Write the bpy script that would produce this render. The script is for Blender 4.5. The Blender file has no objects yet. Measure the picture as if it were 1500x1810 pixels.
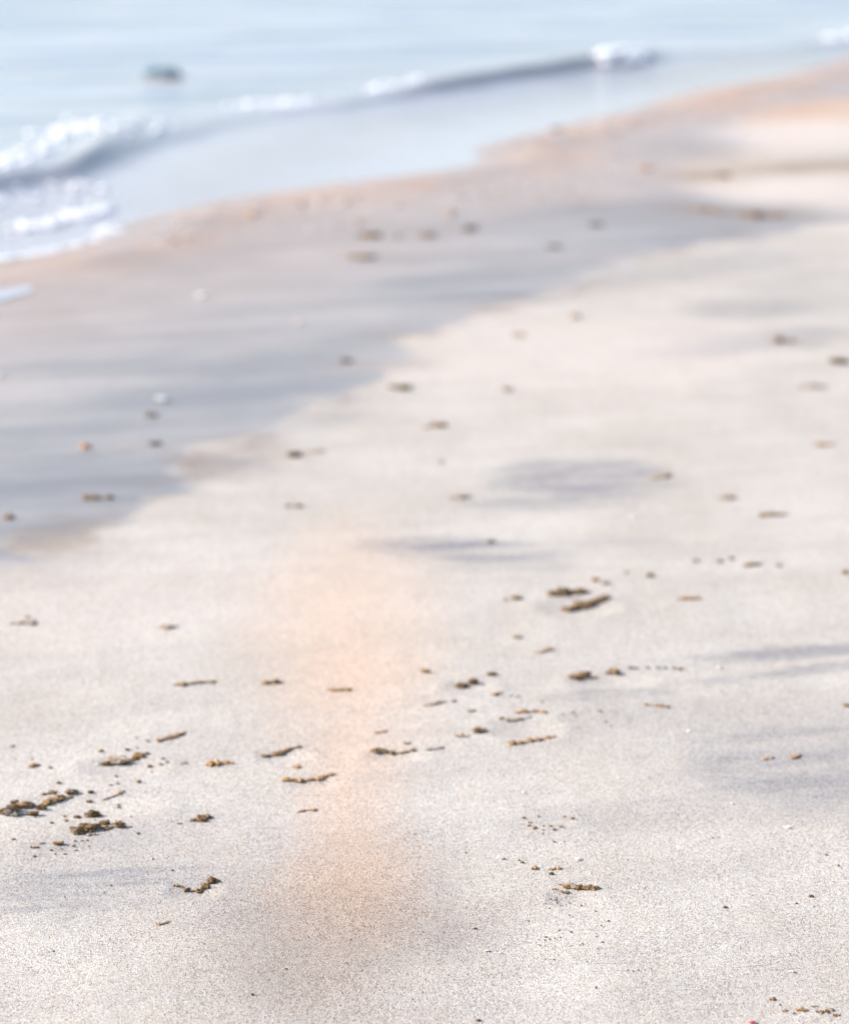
import bpy, math, random
import numpy as np

# ------------------------------------------------------------------ camera, sky, sun, exposure
S = bpy.context.scene
C = S.collection
LENS, SENS, CAM_H, PITCH = 85.0, 36.0, 1.20, math.radians(15.0)
cam_d = bpy.data.cameras.new('camera'); cam = bpy.data.objects.new('camera', cam_d); C.objects.link(cam)
cam.location = (0, 0, CAM_H); cam.rotation_euler = (math.pi/2 - PITCH, 0, 0)
cam_d.sensor_fit = 'VERTICAL'; cam_d.sensor_height = SENS; cam_d.lens = LENS
cam_d.clip_start = 0.05; cam_d.clip_end = 6000
cam_d.dof.use_dof = True; cam_d.dof.focus_distance = 2.80; cam_d.dof.aperture_fstop = 3.5
S.camera = cam

SUN_EL, SUN_AZ = math.radians(30), math.radians(-86)      # azimuth clockwise from +Y (away from the camera): from the left
world = bpy.data.worlds.new('World'); S.world = world; world.use_nodes = True
wn = world.node_tree; bg = wn.nodes['Background']
sky = wn.nodes.new('ShaderNodeTexSky'); sky.sky_type = 'NISHITA'; sky.sun_disc = False
sky.sun_elevation = SUN_EL; sky.sun_rotation = SUN_AZ; sky.air_density = 1.0; sky.dust_density = 2.0; sky.ozone_density = 1.0
wn.links.new(sky.outputs[0], bg.inputs[0]); bg.inputs[1].default_value = 0.15
sd = bpy.data.lights.new('sun', 'SUN'); sun = bpy.data.objects.new('sun', sd); C.objects.link(sun)
sd.energy = 3.6; sd.angle = math.radians(0.6); sd.color = (1.0, 0.93, 0.85)
sun.rotation_euler = (math.pi/2 - SUN_EL, 0, -SUN_AZ + math.pi)
S.view_settings.view_transform = 'Standard'; S.view_settings.look = 'None'
S.view_settings.exposure = 0.75; S.view_settings.gamma = 1.0
S.cycles.use_denoising = True; S.cycles.denoiser = 'OPENIMAGEDENOISE'; S.cycles.denoising_input_passes = 'RGB_ALBEDO_NORMAL'
S.cycles.max_bounces = 6

# ------------------------------------------------------------------ helpers
def W(px, py, z=0.0):
    """the ground point under a spot measured on the 1500 x 1810 photograph"""
    k = SENS/LENS/1810.0
    a, b = (px-750)*k, (905-py)*k
    d = np.array([a, math.cos(PITCH) + b*math.sin(PITCH), -math.sin(PITCH) + b*math.cos(PITCH)])
    t = (z-CAM_H)/d[2]
    return np.array([d[0]*t, d[1]*t, z])
def px_size(px, py):
    p = W(px, py); return math.sqrt(p[0]**2 + p[1]**2 + CAM_H**2)*SENS/LENS/1810.0

def _hash(ix, iy, iz, seed):
    h = (ix.astype(np.int64)*374761393 + iy.astype(np.int64)*668265263 + iz.astype(np.int64)*2147483647 + seed*974634721) & 0xffffffff
    h = ((h ^ (h >> 13))*1274126177) & 0xffffffff
    h = ((h ^ (h >> 16))*2246822519) & 0xffffffff
    return ((h ^ (h >> 15)) & 0xffffff)/float(0xffffff)
def noise3(x, y, z, seed=0):
    x, y, z = np.broadcast_arrays(np.asarray(x, float), np.asarray(y, float), np.asarray(z, float))
    ix, iy, iz = np.floor(x), np.floor(y), np.floor(z)
    fx, fy, fz = x-ix, y-iy, z-iz
    fx, fy, fz = fx*fx*(3-2*fx), fy*fy*(3-2*fy), fz*fz*(3-2*fz)
    r = 0
    for a in (0, 1):
        for b in (0, 1):
            for c in (0, 1):
                w = (fx if a else 1-fx)*(fy if b else 1-fy)*(fz if c else 1-fz)
                r = r + w*_hash(ix+a, iy+b, iz+c, seed)
    return r*2-1
def fbm(x, y, z=0.0, seed=0, octv=4):
    r, a, f = 0, 0.5, 1.0
    for o in range(octv):
        r = r + a*noise3(x*f+o*17.3, y*f-o*9.1, np.asarray(z)*f+o*3.7, seed+o); a *= 0.5; f *= 2.03
    return r
def sstep(e0, e1, v):
    t = np.clip((v-e0)/(e1-e0), 0, 1); return t*t*(3-2*t)

def seg_dist(P, line, stretch=1.0):
    """unsigned distance from points to an open polyline, and the signed side (left of the direction is positive)"""
    best = np.full(len(P), 1e9); side = np.zeros(len(P))
    for a, b in zip(line[:-1], line[1:]):
        ab = b-a; t = np.clip(((P-a)@ab)/max(ab@ab, 1e-12), 0, 1)
        q = P-(a+t[:, None]*ab); d = np.hypot(q[:, 0], q[:, 1])
        s = ab[0]*(P[:, 1]-a[1]) - ab[1]*(P[:, 0]-a[0])
        m = d < best; best[m] = d[m]; side[m] = s[m]
    return best, side
def inside(P, poly):
    r = np.zeros(len(P), bool); n = len(poly)
    for i in range(n):
        a, b = poly[i], poly[(i+1) % n]
        c = ((a[1] > P[:, 1]) != (b[1] > P[:, 1]))
        xx = (b[0]-a[0])*(P[:, 1]-a[1])/(b[1]-a[1] if b[1] != a[1] else 1e-12)+a[0]
        r ^= c & (P[:, 0] < xx)
    return r
def smooth_line(pts, it=2):
    p = np.array(pts, float)
    for _ in range(it):
        q = [p[0]]
        for a, b in zip(p[:-1], p[1:]): q += [a*.75+b*.25, a*.25+b*.75]
        q.append(p[-1]); p = np.array(q)
    return p
def ground_line(pts, it=2, z=0.0):
    return np.array([W(x, y, z)[:2] for x, y in smooth_line(pts, it)])

def mesh_obj(name, verts, faces, mat, smooth=True):
    me = bpy.data.meshes.new(name); me.from_pydata([tuple(v) for v in verts], [], faces)
    if smooth: me.polygons.foreach_set('use_smooth', [True]*len(me.polygons))
    me.materials.append(mat); me.update()
    o = bpy.data.objects.new(name, me); C.objects.link(o); return o
def grid_obj(name, X, Y, Z, mat):
    R, K = X.shape
    me = bpy.data.meshes.new(name)
    co = np.stack([X, Y, Z], -1).reshape(-1, 3).astype(np.float32)
    i = np.arange(R*K).reshape(R, K)
    f = np.stack([i[:-1, :-1], i[:-1, 1:], i[1:, 1:], i[1:, :-1]], -1).reshape(-1)
    n = (R-1)*(K-1)
    me.vertices.add(R*K); me.vertices.foreach_set('co', co.reshape(-1))
    me.loops.add(n*4); me.loops.foreach_set('vertex_index', f.astype(np.int32))
    me.polygons.add(n); me.polygons.foreach_set('loop_start', np.arange(0, n*4, 4, dtype=np.int32))
    me.polygons.foreach_set('use_smooth', np.ones(n, bool))
    me.materials.append(mat); me.update(calc_edges=True); me.validate()
    o = bpy.data.objects.new(name, me); C.objects.link(o); return o
def attr(o, name, v):
    a = o.data.attributes.new(name, 'FLOAT', 'POINT'); a.data.foreach_set('value', np.asarray(v, np.float32).reshape(-1))
def tag(o, label=None, cat=None, group=None, kind=None):
    for k, v in (('label', label), ('category', cat), ('group', group), ('kind', kind)):
        if v: o[k] = v
    return o

class NT:
    def __init__(s, name):
        s.m = bpy.data.materials.new(name); s.m.use_nodes = True; s.t = s.m.node_tree
        s.b = s.t.nodes['Principled BSDF']; s.pos = s.n('ShaderNodeNewGeometry').outputs['Position']
    def n(s, ty, **kw):
        o = s.t.nodes.new(ty)
        for k, v in kw.items(): setattr(o, k, v)
        return o
    def l(s, a, b): s.t.links.new(a, b)
    def put(s, sock, v):
        if isinstance(v, (int, float)): sock.default_value = v
        elif isinstance(v, (tuple, list)): sock.default_value = tuple(v) if len(v) == 4 or sock.type == 'VECTOR' else (*v, 1)
        else: s.l(v, sock)
    def at(s, name): return s.n('ShaderNodeAttribute', attribute_name=name).outputs['Fac']
    def mix(s, f, a, b, bl='MIX'):
        o = s.n('ShaderNodeMix', data_type='RGBA', blend_type=bl)
        s.put(o.inputs[0], f); s.put(o.inputs[6], a); s.put(o.inputs[7], b); return o.outputs[2]
    def math(s, op, a, b=0.0, c=0.0, clamp=False):
        o = s.n('ShaderNodeMath', operation=op, use_clamp=clamp)
        for i, v in enumerate((a, b, c)): s.put(o.inputs[i], v)
        return o.outputs[0]
    def ramp(s, f, lo, hi, a=0.0, b=1.0):
        o = s.n('ShaderNodeMapRange', interpolation_type='SMOOTHSTEP'); s.put(o.inputs[0], f)
        for i, v in zip((1, 2, 3, 4), (lo, hi, a, b)): s.put(o.inputs[i], v)
        return o.outputs[0]
    def scaled(s, v, rot=0.30):
        o = s.n('ShaderNodeMapping', vector_type='TEXTURE'); s.l(s.pos, o.inputs[0])
        o.inputs['Scale'].default_value = tuple(1.0/q for q in v); o.inputs['Rotation'].default_value = (0, 0, rot); return o.outputs[0]
    def noise(s, scale, detail=3, vec=None, rough=.55, dist=0.0):
        o = s.n('ShaderNodeTexNoise'); s.l(vec or s.pos, o.inputs['Vector'])
        o.inputs['Scale'].default_value = scale; o.inputs['Detail'].default_value = detail; o.inputs['Roughness'].default_value = rough
        o.inputs['Distortion'].default_value = dist; return o.outputs[0]
    def cells(s, scale):
        o = s.n('ShaderNodeTexVoronoi'); s.l(s.pos, o.inputs['Vector']); o.inputs['Scale'].default_value = scale; return o
    def bump(s, h, strength, dist, prev=None):
        o = s.n('ShaderNodeBump'); s.put(o.inputs['Strength'], strength); s.put(o.inputs['Distance'], dist); s.l(h, o.inputs['Height'])
        if prev is not None: s.l(prev, o.inputs['Normal'])
        return o.outputs[0]

# ------------------------------------------------------------------ materials
def sand_material():
    t = NT('beach_sand')
    wet, damp, warm, brown, pale = (t.at(k) for k in ('wet', 'damp', 'warm', 'brown', 'pale'))
    g1 = t.cells(620); g2 = t.cells(1150)
    r1 = t.n('ShaderNodeSeparateColor'); t.l(g1.outputs['Color'], r1.inputs[0])
    r2 = t.n('ShaderNodeSeparateColor'); t.l(g2.outputs['Color'], r2.inputs[0])
    streak = t.noise(1.0, 5, t.scaled((2.6, 34, 1), -0.10), .62)
    streak2 = t.noise(1.0, 4, t.scaled((9, 210, 1), -0.06), .6)
    blot = t.noise(3.2, 5, None, .6)
    broad = t.noise(1.0, 4, t.scaled((.9, 4.5, 1)), .6)
    mid = t.noise(1.0, 4, t.scaled((2.2, 11, 1)), .6)
    dry = t.mix(t.ramp(blot, .35, .68), (.558, .519, .468), (.62, .590, .545))
    both = t.math('ADD', t.math('MULTIPLY', broad, .6), t.math('MULTIPLY', mid, .4))
    dry = t.mix(t.ramp(mid, .34, .60, .40, 0), dry, (.49, .455, .43))
    wetc = t.mix(t.ramp(both, .40, .60), (.315, .308, .310), (.435, .405, .392))
    wetc = t.mix(t.math('MULTIPLY', t.at('slate'), t.ramp(both, .36, .66, 1.0, .55)), wetc, (.212, .220, .236))
    dampc = t.mix(t.ramp(streak2, .34, .66), (.250, .256, .285), (.355, .348, .363))
    c = t.mix(t.math('MULTIPLY', damp, t.ramp(mid, .36, .60, .35, 1.0)), dry, dampc)
    fine = t.noise(1.0, 3, t.scaled((11, 230, 1), .12), .55)
    c = t.mix(t.math('MULTIPLY', t.ramp(fine, .60, .70, 0, .8), t.ramp(t.noise(2.3, 3), .48, .62)), c, (.30, .285, .29))
    c = t.mix(wet, c, wetc)
    c = t.mix(warm, c, (.62, .405, .275))
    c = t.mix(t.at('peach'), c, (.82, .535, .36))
    c = t.mix(brown, c, (.26, .18, .12))
    c = t.mix(pale, c, (.70, .63, .58))
    # grains: most pale quartz, some amber, some grey, a few nearly black
    grain = t.mix(t.ramp(r1.outputs[0], .0, 1.0), (.83, .82, .82), (1.19, 1.19, 1.18))
    grain = t.mix(t.ramp(r1.outputs[1], .86, .90), grain, (.84, .68, .52))
    grain = t.mix(t.ramp(r1.outputs[2], .88, .91), grain, (.50, .46, .45))
    grain = t.mix(t.ramp(r2.outputs[0], .93, .95), grain, (.30, .25, .22))
    c = t.mix(t.ramp(wet, 0, 1, .95, .55), c, t.mix(1.0, c, grain, 'MULTIPLY'))
    t.l(c, t.b.inputs['Base Color'])
    t.put(t.b.inputs['Roughness'], t.ramp(wet, .1, .95, .92, .46))
    t.put(t.b.inputs['Specular IOR Level'], t.ramp(wet, .1, .95, .12, .5))
    b = t.bump(t.noise(38, 4), t.ramp(wet, 0, 1, .20, .10), .006)
    b = t.bump(t.noise(1.0, 4, t.scaled((14, 90, 1))), t.ramp(wet, 0, 1, .32, .25), .003, b)
    b = t.bump(g1.outputs['Distance'], t.ramp(wet, 0, 1, .75, .2), .0009, b)
    t.l(b, t.b.inputs['Normal']); return t.m

def clod_material(name, a, b, rough=.9):
    t = NT(name)
    g = t.cells(700); r = t.n('ShaderNodeSeparateColor'); t.l(g.outputs['Color'], r.inputs[0])
    c = t.mix(t.ramp(t.noise(95, 4), .35, .66), a, b)
    c = t.mix(t.ramp(t.noise(62, 5, None, .65), .54, .66, 0, .85), c, (.47, .385, .31))
    c = t.mix(t.ramp(r.outputs[0], .86, .92), c, (.42, .31, .20))
    c = t.mix(t.ramp(r.outputs[1], .84, .9), c, (.04, .028, .018))
    t.l(c, t.b.inputs['Base Color']); t.put(t.b.inputs['Roughness'], rough); t.put(t.b.inputs['Specular IOR Level'], .2)
    n = t.bump(t.noise(160, 4), .8, .004); n = t.bump(g.outputs['Distance'], .8, .0012, n)
    t.l(n, t.b.inputs['Normal']); return t.m

def shell_material(name, a, b, scale=260):
    t = NT(name)
    t.l(t.mix(t.ramp(t.noise(scale, 3), .35, .65), a, b), t.b.inputs['Base Color'])
    t.put(t.b.inputs['Roughness'], .38); t.l(t.bump(t.noise(scale*2, 2), .25, .001), t.b.inputs['Normal']); return t.m

def water_material():
    t = NT('sea_water')
    sh, ta = t.at('shallow'), t.at('churn')
    deep = t.mix(t.ramp(t.noise(1.0, 3, t.scaled((.5, 1.6, 1))), .35, .65), (.33, .385, .45), (.52, .55, .60))
    c = t.mix(sh, deep, (.52, .51, .56))
    c = t.mix(ta, c, (.225, .205, .205))
    t.l(c, t.b.inputs['Base Color'])
    t.put(t.b.inputs['Roughness'], t.ramp(sh, 0, 1, .16, .10)); t.b.inputs['IOR'].default_value = 1.33
    b = t.bump(t.noise(1.0, 4, t.scaled((5, 13, 1))), t.math('ADD', t.ramp(sh, 0, 1, .42, .08), t.math('MULTIPLY', ta, .45)), .03)
    b = t.bump(t.noise(1.0, 3, t.scaled((24, 60, 1))), t.math('ADD', t.ramp(sh, 0, 1, .35, .08), t.math('MULTIPLY', ta, .4)), .006, b)
    t.l(b, t.b.inputs['Normal']); return t.m

def foam_material():
    t = NT('sea_foam')
    t.l(t.mix(t.ramp(t.noise(30, 3), .3, .7), (.80, .81, .83), (.92, .92, .93)), t.b.inputs['Base Color'])
    t.put(t.b.inputs['Roughness'], .6); t.l(t.bump(t.cells(180).outputs['Distance'], .5, .004), t.b.inputs['Normal']); return t.m

M_SAND, M_WATER, M_FOAM = sand_material(), water_material(), foam_material()
M = {
 'dark':  clod_material('dark_damp_sand_clod', (.105, .062, .022), (.25, .158, .078)),
 'brown': clod_material('brown_sand_clod', (.215, .120, .042), (.39, .242, .115)),
 'amber': clod_material('amber_sand_crust', (.38, .195, .065), (.54, .335, .165)),
 'tan':   clod_material('tan_sand_crust', (.45, .335, .24), (.55, .45, .36)),
 'grey':  clod_material('grey_sand_clod', (.22, .20, .18), (.34, .31, .29)),
 'white': shell_material('white_shell', (.78, .76, .74), (.86, .84, .82)),
 'pink':  shell_material('pink_shell', (.72, .50, .52), (.80, .68, .68)),
 'orange': shell_material('orange_pebble', (.50, .20, .07), (.62, .33, .15)),
 'red':   shell_material('crimson_shard', (.52, .03, .07), (.62, .06, .10)),
 'teal':  shell_material('weedy_rock', (.125, .225, .27), (.20, .30, .35), 25),
}

# ------------------------------------------------------------------ the lie of the beach
SHORE = ground_line([(-700, 590), (-300, 525), (-80, 484), (0, 467), (60, 458), (150, 436), (215, 412), (262, 390), (330, 372), (400, 354), (480, 343), (560, 332),
    (640, 321), (750, 307), (820, 298), (868, 288), (880, 276), (852, 265), (900, 249), (1000, 227), (1060, 208), (1150, 189), (1200, 171), (1280, 152),
    (1350, 142), (1400, 134), (1440, 121), (1500, 103), (1620, 70), (1900, 20)])
SHORE = np.vstack([SHORE[:1]+np.array([[-300, -60.]]), SHORE, SHORE[-1:]+np.array([[400, 500.]])])
CREST = ground_line([(-500, 405), (-150, 338), (0, 309), (90, 291), (165, 266), (220, 244), (300, 226), (430, 190), (560, 177), (700, 154), (850, 131), (950, 117),
    (1050, 102), (1110, 95), (1200, 87), (1350, 77), (1480, 65), (1700, 48)], 2, .045)
CREST_AMP = np.array([(W(a, b, .045)[0], h) for a, b, h in [(-500, 405, .7), (0, 309, .75), (90, 288, .6), (165, 266, .85), (220, 244, .6), (300, 226, .35), (430, 190, .25), (560, 177, .3), (700, 154, .55), (760, 145, .9), (950, 117, 1.0), (1050, 102, 1.0), (1110, 95, .9), (1180, 87, .3), (1350, 77, .25), (1480, 65, .45), (1700, 48, .5)]])
DRY_A = ground_line([(-900, 1110), (-300, 1020), (0, 990), (100, 958), (200, 926), (285, 892), (322, 848), (335, 812), (400, 776), (480, 746), (560, 712), (640, 692),
    (692, 672), (700, 640), (722, 600), (790, 572), (900, 546), (990, 505), (1050, 474), (1150, 456), (1250, 432), (1350, 414), (1430, 404), (1560, 392),
    (2600, 330), (3500, 1500), (3500, 2300), (-2500, 2300), (-2500, 1500)])
DRY_B = ground_line([(2600, 330), (1560, 384), (1460, 372), (1330, 352), (1240, 332), (1190, 308), (1240, 292), (1320, 266), (1345, 246), (1290, 226), (1310, 206), (1400, 190),
    (1500, 172), (1700, 150), (2600, 120)])

def shore_signed(P):
    d, s = seg_dist(P, SHORE); return np.where(s < 0, d, -d)       # positive on the land side
DENTS = []        # shallow hollows (heel and toe marks, scours): x, y, radius x, radius y, depth
def dent(px, py, rx, ry, depth):
    c, e, n = W(px, py), W(px+rx, py), W(px, py-ry); DENTS.append((c[0], c[1], abs(e[0]-c[0]), abs(n[1]-c[1]), depth))
for d in [(150, 1430, 120, 26, .004), (220, 1355, 70, 18, .004), (500, 1338, 46, 9, .004), (700, 1338, 50, 9, .004), (1020, 1075, 66, 16, .005), (1080, 1205, 70, 12, .004),
          (930, 1290, 60, 18, .004), (1015, 1590, 46, 9, .004), (345, 1578, 46, 12, .003), (830, 1215, 46, 10, .004), (560, 1388, 48, 9, .003), (800, 968, 140, 16, .004), (1010, 850, 130, 20, .004)]:
    dent(*d)
def land_height(P):
    x, y = P[:, 0], P[:, 1]
    s = shore_signed(P)
    z = np.where(s < 0, -0.07*np.abs(s)/(1+np.abs(s)*.05), 0.0)
    land = sstep(0.0, .5, s); near = np.exp(-np.maximum(y-3, 0)/6)
    z = z + land*(0.006*fbm(x*1.3, y*0.9, 0, 3) + .0018*near*fbm(x*9, y*7, 0, 5))
    z = z + .012*np.exp(-((s-.18)/.14)**2)                         # soft lip where the last wash stopped
    for cx, cy, rx, ry, dp in DENTS:
        q = ((x-cx)/rx)**2+((y-cy)/ry)**2
        z = z - dp*np.exp(-q*1.2) + .35*dp*np.exp(-((np.sqrt(q)-1.25)/.3)**2)
    b = W(285, 142); q = ((x-b[0])/.50)**2 + ((y-b[1])/.50)**2
    z = np.where(q < 4, np.maximum(z, .016*np.exp(-q*.9)-.010 - (1-np.exp(-q*.9))*.10), z)
    return z
def gz(px, py):
    p = W(px, py); return float(land_height(np.array([[p[0], p[1]]]))[0])

# ---- the ground: one sheet from behind the camera to the horizon, finest near the camera
def spread(inner, outs): return np.concatenate([-np.array(outs[::-1]), inner, np.array(outs)])
ys = np.concatenate([[-300, -60, -15, -4, 0, 1.2, 1.7], np.geomspace(2.05, 26, 640), np.geomspace(28, 3500, 26)])
u = np.linspace(-1, 1, 420)
half = np.clip(.27*ys+.35, .8, 14)
X = np.empty((len(ys), 420+12))
for i, h in enumerate(half):
    X[i] = spread(u*h, [h+2**k for k in (0, 2, 4, 6, 8.5, 11)])
Yg = np.repeat(ys[:, None], X.shape[1], 1)
P = np.stack([X.reshape(-1), Yg.reshape(-1)], 1)
Z = land_height(P).reshape(X.shape)
ground = grid_obj('beach_sand', X, Yg, Z, M_SAND); tag(ground, 'pale sand beach, dry in front and damp grey towards the sea', 'sand', None, 'structure')
s = shore_signed(P)
x, y = P[:, 0], P[:, 1]
wob = .045*y*.22*fbm(x*2.2, y*1.1, 0, 21)+.17*fbm(x*5, y*8, 0, 22)+.05*fbm(x*17, y*22, 0, 23)
def soft_poly(poly, w):
    cl = np.vstack([poly, poly[:1]]); d, _ = seg_dist(P, cl); d = np.where(inside(P, poly), d, -d)+wob
    return sstep(-w, w, d)
dist = np.hypot(x, y)
dryness = np.maximum(soft_poly(DRY_A, .04), soft_poly(DRY_B, .22))
wet = 1-dryness
damp = np.zeros(len(P)); warm = np.zeros(len(P)); brown = np.zeros(len(P)); pale = np.zeros(len(P))
def blob(px, py, rx, ry, tilt=0.0, sharp=1.0, rough=.55, seed=0):
    """soft-edged patch lying on the sand; tilt leans its long axis away from the viewer on the right"""
    c, e, n = W(px, py), W(px+rx, py), W(px, py-ry)
    ax, ay = abs(e[0]-c[0]), abs(n[1]-c[1])
    k = (W(px+rx, py-tilt*rx)[1]-c[1])/ax
    dx = x-c[0]; dy = y-c[1]-k*dx
    q = np.sqrt((dx/ax)**2+(dy/ay)**2) + rough*(fbm(x/ax*1.6, y/ay*1.2, 0, 40+seed) + .8*fbm(x/ax*1.3, (dy+.0*x)/ay*4.5, 0, 300+seed))
    return 1-sstep(1-.55*sharp, 1+.45*sharp, q)
for i, (px, py, rx, ry, tl, a) in enumerate([
    (1015, 845, 150, 32, .01, .85), (810, 974, 150, 20, 0, .5), (1430, 1345, 210, 75, .05, .62), (1030, 832, 150, 15, .01, .95), (1010, 858, 165, 14, .02, .9), (930, 892, 110, 12, .0, .85), (1010, 895, 90, 8, .0, .6), (790, 962, 140, 10, -.01, .95), (850, 985, 160, 16, -.02, .75), (920, 1004, 120, 9, 0, .4), (1400, 1152, 200, 12, .08, .75), (1440, 1180, 190, 10, .12, .6), (1420, 1300, 230, 20, .03, .6), (1430, 1345, 200, 28, .04, .7), (1440, 1385, 160, 24, .05, .75), (1450, 1405, 110, 10, .05, .7),
    (1330, 545, 130, 18, .05, .7), (1330, 605, 210, 18, .10, .7), (1060, 490, 160, 26, .10, .55), (1200, 470, 260, 24, .08, .5), (130, 1548, 240, 10, .06, .9), (110, 1566, 260, 9, .04, .8), (60, 1584, 200, 7, .05, .95), (40, 1606, 160, 6, .03, .8), (230, 1520, 200, 14, .08, .45), (150, 1560, 320, 60, .02, .40),
    (220, 1480, 200, 34, .1, .4), (1080, 1230, 130, 9, .05, .6), (1430, 510, 140, 40, .06, .35), (60, 1000, 120, 30, .1, .35), (370, 830, 110, 26, .05, .8),
    (560, 740, 110, 14, .08, .5), (60, 945, 110, 26, .05, .6), (1300, 1270, 300, 40, .06, .3), (600, 1660, 260, 130, .0, .38), (590, 1780, 240, 70, 0, .30), (580, 1490, 200, 60, .0, .22), (1100, 960, 90, 8, 0, .4), (1150, 1440, 300, 30, .1, .25)]):
    damp = np.maximum(damp, a*blob(px, py, rx, ry, tl, 1.0, .5, i))
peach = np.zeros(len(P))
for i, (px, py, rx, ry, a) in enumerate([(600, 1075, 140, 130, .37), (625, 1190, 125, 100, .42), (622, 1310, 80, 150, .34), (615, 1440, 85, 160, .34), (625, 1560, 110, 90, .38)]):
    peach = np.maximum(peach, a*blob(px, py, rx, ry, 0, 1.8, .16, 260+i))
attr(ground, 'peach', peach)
for i, (px, py, rx, ry, tl, a) in enumerate([    (1430, 195, 170, 22, .08, .62), (1140, 298, 30, 8, 0, .5), (1030, 345, 130, 16, .03, .28), (700, 335, 160, 18, .09, .32), (560, 350, 300, 22, .14, .28)]):
    warm = np.maximum(warm, a*blob(px, py, rx, ry, tl, 1.5, .35, 60+i))
edge = np.exp(-((s-.22)/.30)**2)*(s > -.4)
warm = np.maximum(warm, (.62+.5*fbm(x*1.1, y*.6, 0, 77)+.35*fbm(x*8, y*4, 0, 78))*edge*sstep(-.3, .05, s))
warm = np.maximum(warm, .22*np.exp(-((s-.6)/.6)**2)*(s > 0))
brown = np.maximum(brown, np.clip(.35*fbm(x*7, y*3.2, 0, 79)+.02, 0, .3)*np.exp(-((s-.6)/.7)**2)*(s > 0))
rim = np.exp(-((soft_poly(DRY_A, .30)-.5)/.30)**2)*(y > 3)*(y < 10)
brown = np.maximum(brown, rim*np.clip(-.02+1.3*fbm(x*6, y*8, 0, 83), 0, .42)); damp = np.maximum(damp, rim*np.clip(1.6*fbm(x*3.5, y*6, 0, 84), 0, .8))
brown = np.maximum(brown, (.33)*blob(590, 1650, 260, 150, 0, 1.6, .3, 290)); brown = np.maximum(brown, .17*blob(590, 1790, 230, 70, 0, 1.6, .3, 291))
left = sstep(W(330, 390)[0], W(40, 460)[0], x)*(y < 9)
brown = np.maximum(brown, .55*left*np.exp(-((s-.06)/.07)**2)*(.6+.5*fbm(x*6, y*4, 0, 81)))
def strip(pts, w, a, seed):
    ln = ground_line(pts); d, _ = seg_dist(P, ln); return a*np.exp(-(d/w)**2)*np.clip(.65+.9*fbm(x*2.5, y*1.5, 0, seed), 0, 1)
brown = np.maximum(brown, strip([(1262, 312), (1340, 303), (1500, 292), (1650, 284)], .24, .8, 90))
brown = np.maximum(brown, strip([(1225, 368), (1300, 376), (1390, 380)], .16, .6, 91))
brown = np.maximum(brown, strip([(570, 412), (660, 414), (840, 402)], .10, .50, 92))
brown = np.maximum(brown, strip([(600, 448), (670, 452)], .06, .40, 93))
brown = np.maximum(brown, strip([(230, 860), (330, 845), (420, 830)], .03, .35, 94))
pale = np.maximum(pale, .8*blob(1420, 235, 160, 26, .05, 1.3, .3, 101)); pale = np.maximum(pale, .8*blob(1390, 330, 150, 22, .05, 1.3, .3, 102))
pale = np.maximum(pale, .5*blob(1000, 620, 300, 60, .05, 1.5, .5, 103)); pale = np.maximum(pale, .35*blob(250, 1060, 300, 70, .05, 1.5, .5, 104))
streak_w = .5+.9*fbm(x*.9, y*3.1-x*.5, 0, 120)
wet = np.clip(wet*(.80+.30*streak_w), 0, 1)
warm = np.clip(warm + .10*wet*np.clip(fbm(x*.8, y*1.6-x*.3, 0, 130), 0, 1), 0, 1)
slate = np.zeros(len(P))
for i, (px, py, rx, ry, tl, a) in enumerate([(880, 485, 240, 18, .10, .9), (1000, 468, 180, 13, .12, .9), (1120, 448, 120, 10, .12, .7), (700, 592, 190, 34, .10, .8), (560, 645, 220, 36, .10, .85), (1160, 378, 260, 30, .02, .75), (1230, 416, 150, 16, .05, .7),
    (420, 705, 220, 50, .10, .8), (150, 845, 280, 70, .05, .95), (250, 655, 320, 18, .03, .6), (320, 462, 150, 24, .06, .65), (80, 520, 160, 14, .02, .5), (1230, 258, 110, 12, .04, .6), (60, 930, 140, 36, .08, .9), (60, 760, 300, 40, .03, .6), (640, 660, 60, 16, .1, .7), (780, 390, 120, 14, .02, .35), (850, 520, 150, 16, .08, .6), (500, 590, 260, 14, .04, .45)]):
    slate = np.maximum(slate, a*blob(px, py, rx, ry, tl, 1.3, .5, 200+i))
attr(ground, 'slate', slate)
sandbar = blob(290, 140, 150, 22, .02, 1.2, .4, 140); warm = np.maximum(warm, .28*sandbar)
for k, v in (('wet', wet), ('damp', damp*(1-wet)), ('warm', warm), ('brown', np.clip(brown, 0, 1)), ('pale', pale)): attr(ground, k, v)

# ---- the sea: one sheet out to the horizon, a small wave about to break near the shore
ys = np.concatenate([np.geomspace(4.5, 40, 520), np.geomspace(42, 4000, 30)])
half = np.clip(.32*ys+1.0, 2, 30)
u = np.linspace(-1, 1, 360); X = np.empty((len(ys), 360+10))
for i, h in enumerate(half): X[i] = spread(u*h, [h+3**k for k in (1, 2.5, 4, 6, 7.5)])
Yw = np.repeat(ys[:, None], X.shape[1], 1); PW = np.stack([X.reshape(-1), Yw.reshape(-1)], 1)
xw, yw = PW[:, 0], PW[:, 1]
dc, sc = seg_dist(PW, CREST); c_ = np.where(sc > 0, dc, -dc)       # positive seaward of the crest
sw = shore_signed(PW)
def crest_height(c, xx, yy):
    amp = np.interp(xx, CREST_AMP[:, 0], CREST_AMP[:, 1])*(.85+.3*fbm(xx*.9, yy*.2, 0, 150))
    return amp, .080*amp*np.where(c > 0, np.exp(-(c/.50)**2), np.exp(-(c/.12)**2))
amp, crest = crest_height(c_, xw, yw)
far = sstep(.4, 2.0, c_)
rip = far*(.016*fbm(xw*.8, yw*2.3+xw*.35, 0, 160)+.012*np.sin((yw-.25*xw)*3.1+1.2*fbm(xw*.4, yw*.4, 0, 161)))
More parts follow.
